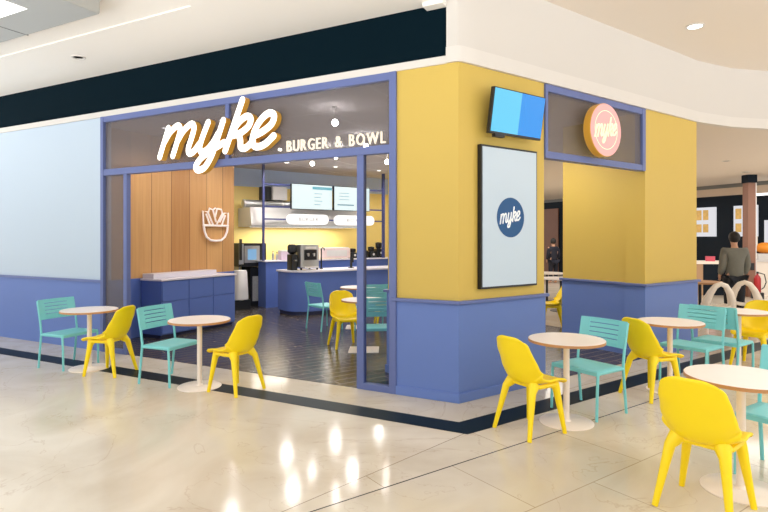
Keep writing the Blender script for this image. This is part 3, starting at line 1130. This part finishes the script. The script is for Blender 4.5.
wt = kthing('food_warmer', 'pale pinkish food warmer box on the tall service counter', 'warmer', 3.35, 8.27, 1.117)
MB().rbox(-.42, .42, -.2, .2, .02, .27, .05).build('body', mat('warmer_shell', rgb(236, 214, 210), .3), wt, smooth=True)
MB().rbox(-.39, .39, -.17, .17, .27, .29, .05).build('lid', M_steel2, wt, smooth=True)
MB().box(-.3, .3, -.206, -.198, .07, .22).build('front_panel', M_steel2, wt)
bx = kthing('storage_box', 'small pale pink box on the tall counter behind the espresso machine', 'box', 1.98, 8.27, 1.117)
MB().rbox(-.13, .13, -.1, .1, 0, .22, .015).build('body', mat('box_lilac', rgb(222, 200, 216), .4), bx)
MB().rbox(-.135, .135, -.105, .105, .2, .235, .015).build('lid', M_steel2, bx)
for k, (ds, h_) in enumerate(((1.68, .2), (1.78, .17))):
    b_ = kthing('bottle', ('taller' if k == 0 else 'shorter') + ' small steel bottle on the left end of the tall counter', 'bottle', ds, 8.27, 1.117, 'bottles on the tall counter')
    MB().lathe([(.028, 0), (.03, .01), (.03, h_ * .7), (.012, h_ * .85), (.012, h_)], 14).build('body', M_steel, b_, smooth=True)
    MB().lathe([(.014, h_), (.014, h_ + .02), (0, h_ + .022)], 12).build('cap', M_black, b_)
for k, (ds, lab, hh) in enumerate(((3.98, 'black appliance at the left of the dark row on the tall counter', .26),
                                   (4.30, 'middle black appliance of the dark row on the tall counter', .36),
                                   (4.58, 'third black appliance of the dark row on the tall counter', .30),
                                   (4.83, 'rightmost black appliance with a pale dial on the tall counter', .42))):
    g = kthing('blender', lab, 'blender', ds, 8.335, 1.117, 'black appliances on the tall counter')
    gb = MB().rbox(-.11, .11, -.13, .13, 0, hh * .55, .02).build('body', M_black, g, smooth=True)
    MB().lathe([(.05, hh * .55), (.085, hh * .65), (.09, hh * .95), (.03, hh)], 18).build('jug', M_black, g, smooth=True)
    MB().lathe([(0, 0), (.03, 0), (.03, .012), (0, .012)], 14, 0, Matrix.Translation((0, -.128, hh * .3)) @ RX).build('dial', M_steel2, gb)

ov = kthing('oven', 'steel oven with a lit blue display left of the tall counter', 'oven', 1.33, 8.85, 1.003)
MB().rbox(-.40, .30, -.3, .3, 0, .52, .02).build('body', M_black, ov)
MB().box(-.40, -.28, -.306, -.3, .02, .50).build('handle_panel', M_steel, ov)
MB().box(-.26, .12, -.308, -.3, .05, .46).build('door', M_steel, ov)
MB().box(-.18, .04, -.312, -.306, .12, .38).build('display', mat('oven_glow', rgb(150, 205, 250), .2, emit=.9, var=.08, scale=9), ov)
MB().box(-.39, -.34, -.36, -.3, .12, .62).build('chimney', M_black, ov)
st = kthing('oven_stand', 'black stand with pale vent grille under the oven', 'stand', 1.33, 8.85, .003)
MB().box(-.40, .34, -.3, .3, .96, 1.0).build('shelf', M_black, st)
MB().box(-.10, .34, -.28, .3, .0, .93).build('body', M_black, st)
MB().box(-.05, .16, -.286, -.279, .12, .72).build('grille', mat('vent_grille', rgb(170, 170, 170), .5, var=.25, scale=40), st)
MB().box(-.39, -.36, -.28, .3, 0, .96).build('leg', M_steel, st)
bn = kthing('dispenser', 'curved steel drum unit on a black foot beside the oak wall', 'dispenser', .80, 8.2, .003)
MB().lathe([(.20, .22), (.22, .24), (.19, .85), (.17, .90), (0, .91)], 24).build('drum', M_steel2, bn, smooth=True)
MB().box(-.2, .2, -.2, .2, 0, .23).build('foot', M_black, bn)

hd = kthing('extractor_hood', 'long pale steel extractor hood on the kitchen wall', 'hood', 2.65, 8.72, 1.93)
MB().prism([(-.42, 0), (.46, 0), (.46, .46), (-.32, .46)], -1.5, 1.5, 0, Matrix(((0, 0, 1, 0), (1, 0, 0, 0), (0, 1, 0, 0), (0, 0, 0, 1)))).build('canopy', M_steel2, hd)
MB().box(-1.5, 1.5, -.43, -.40, -.02, .03).build('front_lip', M_steel, hd)
MB().box(-1.3, 1.3, -.2, .2, -.012, .0).build('lamp', M_panel, hd)
dc = kthing('duct', 'silver air duct lying on top of the extractor hood', 'duct', 1.80, 8.95, 2.40)
MB().tube([(-.62, 0, .1), (.8, 0, .1)], .1, 18).build('pipe', M_steel, dc, smooth=True)
for dx in (-.6, -.1, .4):
    MB().tube([(dx, 0, .1), (dx + .03, 0, .1)], .108, 18).build('collar', M_steel2, dc, smooth=True)
bx2 = kthing('vent_box', 'pale box standing on the silver air duct', 'box', 2.12, 8.98, 2.612)
MB().box(-.2, .2, -.15, .2, 0, .34).build('body', M_steel2, bx2, bevel=.01)
MB().box(-.42, -.22, -.1, .2, 0, .34).build('side_panel', M_black, bx2)

# hanging frame with menus and pill signs
M_fr = mat('dark_blue_metal', rgb(58, 66, 120), .4)
hf = kthing('hanging_frame', 'dark blue metal frame hanging over the service counter', 'frame', 1.36, 8.10, 0)
MB().box(-.025, .025, -.025, .025, 1.115, 3.40).build('post', M_fr, hf)
MB().box(3.43, 3.50, -.03, .03, 1.115, 3.40).build('post', M_fr, hf)
for z in (2.93, 2.40, 2.10):
    MB().box(.02, 3.44, -.015, .015, z - .018, z + .018).build('crossbar', M_fr, hf)
for k, (sa, sb) in enumerate(((2.02, 3.17), (3.20, 4.31))):
    mn = kthing('menu_screen', ('left' if k == 0 else 'right') + ' bright menu screen hanging over the service counter', 'screen', (sa + sb) / 2, 7.985, 2.35, 'menu screens')
    hw_ = (sb - sa) / 2 - .01
    MB().box(-hw_, hw_, .0, .07, 0, .62).build('housing', M_black, mn)
    MB().box(-hw_ + .012, hw_ - .012, -.006, .0, .012, .608).build('screen', M_menu, mn)
    if k == 0:
        MB().box(0, hw_ - .02, -.008, -.005, .5, .57).build('header', M_menul, mn)
        for q in range(4):
            MB().box(.05, .05 + .18 + .05 * (q % 2), -.008, -.005, .12 + q * .09, .135 + q * .09).build('text_line', M_menug, mn)
    else:
        for q, (xx, ln_) in enumerate(((-.45, .5), (.2, .15))):
            MB().box(xx, xx + ln_, -.008, -.005, .13, .165).build('text_line', M_menug, mn)
        for q in range(3):
            MB().box(-.4, -.1, -.008, -.005, .28 + q * .08, .292 + q * .08).build('text_line', M_menug, mn)
for k, (sa, sb, tx) in enumerate(((1.92, 3.03, 'BURGER'), (3.24, 4.42, 'BOWL'))):
    pl_ = kthing('pill_sign', ('left' if k == 0 else 'right') + ' glowing white pill sign under the menu screens', 'sign', (sa + sb) / 2, 7.94, 2.105, 'pill signs')
    hw_ = (sb - sa) / 2
    pts = [(hw_ - .125 + .125 * math.cos(R(a)), .125 * math.sin(R(a))) for a in range(-90, 91, 15)]
    pts += [(-hw_ + .125 + .125 * math.cos(R(a)), .125 * math.sin(R(a))) for a in range(90, 271, 15)]
    MB().prism(pts, 0, .11, 0, Matrix.Translation((0, .11, 0)) @ RX).build('light_box', M_pill, pl_)
    text_sign(pl_, tx, -.26, .26, -.04, -.001, .085, .006, M_text)

# ------------------------------------------------------------------ ceiling spots in the shop
for k, (x, y) in enumerate(SHOP_SPOTS):
    if k < 4:
        lab = 'lit spot in the shop ceiling ' + ('just behind the left end of the shop front', 'just behind the first letters of the script sign', 'above the low blue cabinet', 'added to brighten the opening between the pillars')[k]
    elif k < 7:
        lab = 'lit spot in the shop ceiling in front of the bar counter, ' + ('left', 'middle', 'right')[k - 4] + ' of three'
    else:
        lab = 'lit spot in the shop ceiling over the tall service counter, number ' + ('one', 'two', 'three', 'four', 'five')[k - 7] + ' from the left'
    downlight(x, y, 3.40, lab, .055, M_lamp, 'lit spots in the shop ceiling')
M_bulb = mat('bulb_glow', (1, .96, .90, 1), .5, emit=190, var=0)
for x, y, lab in ((-2.08, .98, 'glowing globe pendant seen through the glass above the small capital letters'),
                  (-2.61, 2.78, 'glowing globe pendant seen just under the transom beside the right mullion'),
                  (-3.69, 3.55, 'glowing globe pendant under the transom, second from the right mullion'),
                  (-4.66, 4.17, 'glowing globe pendant under the transom, farthest left of the pendants'),
                  (-3.17, 4.65, 'glowing globe pendant seen through the right glass panel'),
                  (-.58, 3.69, 'added globe pendant, unseen behind the corner pillar, farther one'),  # this and the next are added to light the right-hand opening
                  (-.96, 2.36, 'added globe pendant, unseen behind the corner pillar, nearer one')):
    pd = thing('pendant_lamp', lab, 'pendant lamp', (x, y, 3.19), 0, 'globe pendants in the shop')
    MB().lathe([(.04, .195), (.04, .21), (.006, .19), (.006, .06), (.02, .055), (.02, .035)], 14).build('stem', M_whitet, pd)
    MB().ball((0, 0, 0), .042).build('globe', M_bulb, pd, smooth=True)

# ------------------------------------------------------------------ food court beyond
FA = math.atan2(15.247 - 16.62, 4.669 - 2.824)          # heading of the far shop row
FO = (2.824, 16.62, 0)
wf = thing('wall_far', 'dark far row of food court shops', 'wall', FO, FA)
wf['kind'] = 'structure'
MB().box(-14, 9, 0, .3, 0, 3.05).build('dark_wall', M_dark, wf)
MB().box(-5.2, 9, -.03, .3, 3.05, 3.30).build('pale_fascia', M_tan, wf)
MB().box(-14, 9, -.02, .3, 3.30, 3.425).build('dark_edge', M_seam, wf)
MB().box(-14, -5.2, -.03, .3, 3.0, 3.30).build('dark_fascia', M_dark, wf)
MB().box(-8.2, -6.6, -.05, .1, 0, 3.0).build('brown_panel', M_brown, wf)
for s_, lab in ((.33, 'lit food picture board on the dark far wall beside the right pillar'), (1.66, 'lit picture board half hidden by the brown column')):
    lb = thing('lit_board', lab, 'picture board', (FO[0] + s_ * math.cos(FA), FO[1] + s_ * math.sin(FA), 1.70), FA, 'lit picture boards on the far wall')
    MB().box(-.36, .36, -.08, -.0, 0, .99).build('light_box', M_lbox, lb)
    for dx in (-.24, .0):
        for dz in (.14, .56):
            MB().box(dx - .1 + .04, dx + .1 + .03, -.084, -.079, dz, dz + .28 + .06 * (dz > .3)).build('picture', M_lfood, lb)
lb = thing('lit_board', 'tall white lit panel in the dark far shop at the right edge', 'picture board', (4.66, 15.18, .9), FA)
MB().box(-.08, .3, -.05, 0, .6, 1.3).build('light_box', M_lbox, lb)
lb = thing('ceiling_lamp', 'bright lamp panel over the dark far shop at the right edge', 'lamp', (4.35, 14.9, 2.95), FA)
MB().box(-.1, .5, -.1, .1, 0, .06).build('diffuser', M_panel, lb)

cl = thing('pillar_far', 'brown square column in front of the dark food court shops', 'column', (3.95, 13.2, 0), PHI - R(90))
cl['kind'] = 'structure'
MB().box(-.11, .10, -.12, .12, 0, 3.2).build('shaft', M_brown, cl)
MB().box(-.13, .13, -.14, .14, 3.2, 3.425).build('head', M_dark, cl)
MB().box(.10, .125, -.12, .12, 0, 3.2).build('edge_strip', M_steel2, cl)
MB().box(-.05, .05, -.14, -.12, .75, .95).build('box', M_black, cl)
ct = thing('service_counter', 'tan service counter with pale top beside the right pillar', 'counter', (2.9, 13.0, 0), PHI - R(90))
MB().box(-.9, -.1, -.0, .6, 0, .90).build('body', mat('counter_tan', rgb(178, 142, 108), .5), ct)
MB().box(-.1, .65, -.0, .6, 0, .90).build('body', M_dark, ct)
MB().box(-.95, .7, -.04, .64, .90, .98).build('worktop', M_whiteP, ct)
pk = MB().rbox(-.12, .12, -.08, .08, 0, .14, .03).build('tub', mat('pink_tub', rgb(214, 90, 110), .5))
pk.location = (3.0, 13.15, .98)
tag(pk, 'small pink tub on the tan service counter', 'tub')
kc = thing('serving_counter', 'white counter at the right edge behind the fire extinguisher', 'counter', (4.45, 13.7, 0), PHI - R(90))
MB().box(-.42, .9, 0, .6, 0, .97).build('body', M_whiteP, kc)
MB().box(-.45, .93, -.03, .63, .97, 1.0).build('worktop', M_steel2, kc)
MB().box(-.2, .5, .1, .5, 1.0, 1.2).build('display_case', M_steel2, kc)
og = MB().ball((0, 0, .15), .27, .22, .16, 18).build('orange_dome', M_orange, smooth=True)
og.location = (4.43, 13.93, 1.213)
tag(og, 'round orange dome on the white counter at the right edge', 'decoration')
nk = thing('napkin_stand', 'slim pale post standing left of the orange dome', 'stand', (4.16, 13.62, 1.004))
MB().lathe([(.05, 0), (.05, .02), (.015, .03), (.015, .5)], 10).build('post', M_steel2, nk)
MB().lathe([(.015, .4), (.04, .45), (.04, .7), (0, .72)], 12).build('head', M_whiteP, nk)
fe = thing('fire_extinguisher', 'red fire extinguisher on a stand before the white counter', 'fire extinguisher', (4.08, 12.73, 0))
MB().lathe([(.075, .16), (.085, .18), (.085, .54), (.05, .62), (.025, .64), (.025, .68)], 16).build('cylinder', M_red, fe, smooth=True)
MB().box(-.02, .02, -.09, .05, .68, .73).build('valve', M_black, fe)
MB().tube([(.03, 0, .7), (.16, 0, .66), (.2, 0, .45), (.15, 0, .3), (.09, 0, .25)], .013, 8).build('hose', M_black, fe, smooth=True)
MB().box(-.14, .14, -.1, .1, 0, .16).build('stand', M_black, fe)

# white moulded chairs


def make_white():
    root = thing('arched_chair', 'x', 'chair')
    pts = catmull([(-.235, -.13, .47), (-.225, -.18, .56), (-.17, -.23, .72), (-.09, -.255, .845), (0, -.26, .875), (.09, -.255, .845), (.17, -.23, .72), (.225, -.18, .56), (.235, -.13, .47)], 4) if False else None
    arc = [(-.24, -.10, .46), (-.225, -.17, .57), (-.165, -.225, .72), (-.09, -.25, .83), (0, -.26, .868), (.09, -.25, .83), (.165, -.225, .72), (.225, -.17, .57), (.24, -.10, .46)]
    MB().tube(arc, [.065, .075, .062, .050, .040, .050, .062, .075, .065], 12).build('back_arch', M_whiteP, root, smooth=True)
    rows = []
    for k in range(7):
        y = -.2 + .44 * k / 6
        hw = .24 - .05 * (k / 6) ** 3 - (.05 if k == 0 else 0)
        rows.append([Vector((hw * (-1 + 2 * j / 8), y, .455 + .03 * abs(-1 + 2 * j / 8) ** 2 - .02 * (k == 6))) for j in range(9)])
    MB().grid(rows).build('seat', M_whiteP, root, smooth=True, solid=.03)
    for sx in (-1, 1):
        for sy in (-1, 1):
            MB().tube([(sx * .17, .02 + sy * .15, .45), (sx * .22, sy * .22, 0)], [.022, .014], 8).build('leg', M_tleg, root, smooth=True)
    return root


wc = make_white()
PROTO['white'] = wc
wc.location, wc.rotation_euler = (2.62, 5.90, 0), (0, 0, PHI - R(90) + R(-12))
tag(wc, 'white arched-back chair nearer the right pillar, in the food court', None, 'white arched chairs')
wc.scale = (.88, .92, 1)
wc2 = copy_tree(wc)
wc2.location, wc2.rotation_euler = (3.12, 6.52, 0), (0, 0, PHI - R(90) + R(-35))
tag(wc2, 'right-hand white arched-back chair in the food court', None, 'white arched chairs')
ft = thing('food_court_table', 'tan round table behind the white chairs beside the right pillar', 'table', (2.48, 7.86, 0))
MB().lathe([(0, .72), (.45, .72), (.45, .75), (0, .75)], 36).build('tabletop', M_tedge, ft)
MB().lathe([(.24, 0), (.24, .012), (.03, .02), (.03, .72)], 20).build('pedestal', M_black, ft)
for x, y, lab in ((-.9, 9.4, 'white round table seen through the opening between the pillars'), (-.25, 7.6, 'nearer white table seen through the opening between the pillars')):
    t2 = thing('food_court_table', lab, 'table', (x, y, 0), 0, 'white tables seen through the opening')
    MB().lathe([(0, .72), (.42, .72), (.42, .75), (0, .75)], 36).build('tabletop', M_ttop, t2)
    MB().lathe([(.24, 0), (.24, .012), (.03, .02), (.03, .72)], 20).build('pedestal', M_black, t2)


# ------------------------------------------------------------------ people
def skin_mesh(name, joints, edges, m, parent=None, sub=1):
    me = bpy.data.meshes.new(name)
    keys = list(joints)
    me.from_pydata([joints[k][0] for k in keys], [(keys.index(a), keys.index(b)) for a, b in edges], [])
    o = bpy.data.objects.new(name, me)
    COL.objects.link(o)
    md = o.modifiers.new('skin', 'SKIN')
    for k, key in enumerate(keys):
        r = joints[key][1]
        me.skin_vertices[0].data[k].radius = r if isinstance(r, tuple) else (r, r)
        me.skin_vertices[0].data[k].use_root = (k == 0)
    sb = o.modifiers.new('sub', 'SUBSURF')
    sb.levels = sb.render_levels = sub
    bpy.context.view_layer.update()
    m2 = bpy.data.meshes.new_from_object(o.evaluated_get(bpy.context.evaluated_depsgraph_get()))
    bpy.data.objects.remove(o)
    m2.materials.clear()
    m2.materials.append(m)
    for p in m2.polygons:
        p.use_smooth = True
    o2 = bpy.data.objects.new(name, m2)
    COL.objects.link(o2)
    if parent:
        o2.parent = parent
    return o2


def person(label, loc, head, h, jacket, trousers):
    """standing figure seen from behind; local +y is forward"""
    root = thing('person', label, 'person', loc, R(head - 90), 'people in the food court')
    k = h / 1.75
    J = {'pelvis': ((0, 0, .95), (.15, .11)), 'waist': ((0, .0, 1.10), (.135, .10)), 'chest': ((0, -.01, 1.30), (.165, .115)), 'neck0': ((0, 0, 1.47), (.07, .065)),
         'neck': ((0, .01, 1.53), .05), 'head0': ((0, .03, 1.60), (.068, .08)), 'head1': ((0, .03, 1.68), (.075, .09)), 'head2': ((0, .02, 1.735), (.05, .06))}
    E = [('pelvis', 'waist'), ('waist', 'chest'), ('chest', 'neck0'), ('neck0', 'neck'), ('neck', 'head0'), ('head0', 'head1'), ('head1', 'head2')]
    for s, n in ((-1, 'l'), (1, 'r')):
        J.update({n + 'sh': ((s * .19, 0, 1.42), .065), n + 'el': ((s * .225, -.02, 1.14), .05), n + 'wr': ((s * .21, .12, .95), .034), n + 'pa': ((s * .205, .15, .90), (.04, .022)),
                  n + 'hip': ((s * .10, 0, .87), .095), n + 'kn': ((s * .11, .02, .48), .062), n + 'an': ((s * .115, -.02, .08), .042), n + 'to': ((s * .13, .15, .03), (.042, .03))})
        E += [('chest', n + 'sh'), (n + 'sh', n + 'el'), (n + 'el', n + 'wr'), (n + 'wr', n + 'pa'), ('pelvis', n + 'hip'), (n + 'hip', n + 'kn'), (n + 'kn', n + 'an'), (n + 'an', n + 'to')]
        for f in range(4):
            J[n + 'f%d' % f] = ((s * (.222 - .013 * f), .155 + .008 * f, .82 + .008 * abs(f - 1.5)), .0085)
            J[n + 'k%d' % f] = ((s * (.222 - .013 * f), .16 + .006 * f, .86), .0095)
            E += [(n + 'pa', n + 'k%d' % f), (n + 'k%d' % f, n + 'f%d' % f)]
        J[n + 'th'] = ((s * .185, .19, .88), .010)
        E += [(n + 'pa', n + 'th')]
    J = {a: (Vector(p) * k, r) for a, (p, r) in J.items()}
    skin_mesh('body', J, E, M_skin, root)
    JJ = {a: J[a] for a in ('waist', 'chest', 'neck0', 'pelvis')}
    JJ['pelvis'] = (J['pelvis'][0] - Vector((0, 0, .04)), (.185, .14))
    JJ['waist'] = (J['waist'][0], (.18, .135))
    JJ['chest'] = (J['chest'][0], (.20, .15))
    JJ['neck0'] = (J['neck0'][0], (.095, .085))
    EE = [('waist', 'chest'), ('chest', 'neck0'), ('waist', 'pelvis')]
    for n in 'lr':
        for a, r in (('sh', .092), ('el', .075), ('wr', .058)):
            JJ[n + a] = (J[n + a][0], r)
        EE += [('chest', n + 'sh'), (n + 'sh', n + 'el'), (n + 'el', n + 'wr')]
    skin_mesh('jacket', JJ, EE, jacket, root)
    TJ = {'pelvis': (J['pelvis'][0], (.165, .125))}
    TE = []
    for n in 'lr':
        for a, r in (('hip', .115), ('kn', .082), ('an', .068)):
            TJ[n + a] = (J[n + a][0], r)
        TE += [('pelvis', n + 'hip'), (n + 'hip', n + 'kn'), (n + 'kn', n + 'an')]
    skin_mesh('trousers', TJ, TE, trousers, root)
    hp = J['head1'][0]
    MB().ball((hp.x, hp.y - .02, hp.z + .015), .098, .112, .115, 16).build('hair', M_hair, root, smooth=True)
    for s in (-1, 1):
        MB().ball((hp.x + s * .03, hp.y + .085, hp.z - .02), .013, .01, .008, 8).build('eye', M_black, root)
    MB().ball((hp.x, hp.y + .1, hp.z - .055), .014, .02, .022, 8).build('nose', M_skin, root)
    MB().ball((hp.x, hp.y + .085, hp.z - .095), .028, .01, .008, 8).build('mouth', mat('lips', rgb(170, 100, 90), .5), root)
    return root


person('person in a grey jacket and dark trousers seen from behind, by the brown column', (3.03, 7.25, 0), math.degrees(PHI) - 8, 1.72, M_jacket, M_trous)
person('person in dark clothes far off between the two yellow pillars', (-1.8, 15.4, 0), math.degrees(PHI) + 10, 1.58, M_navycl, M_navycl)
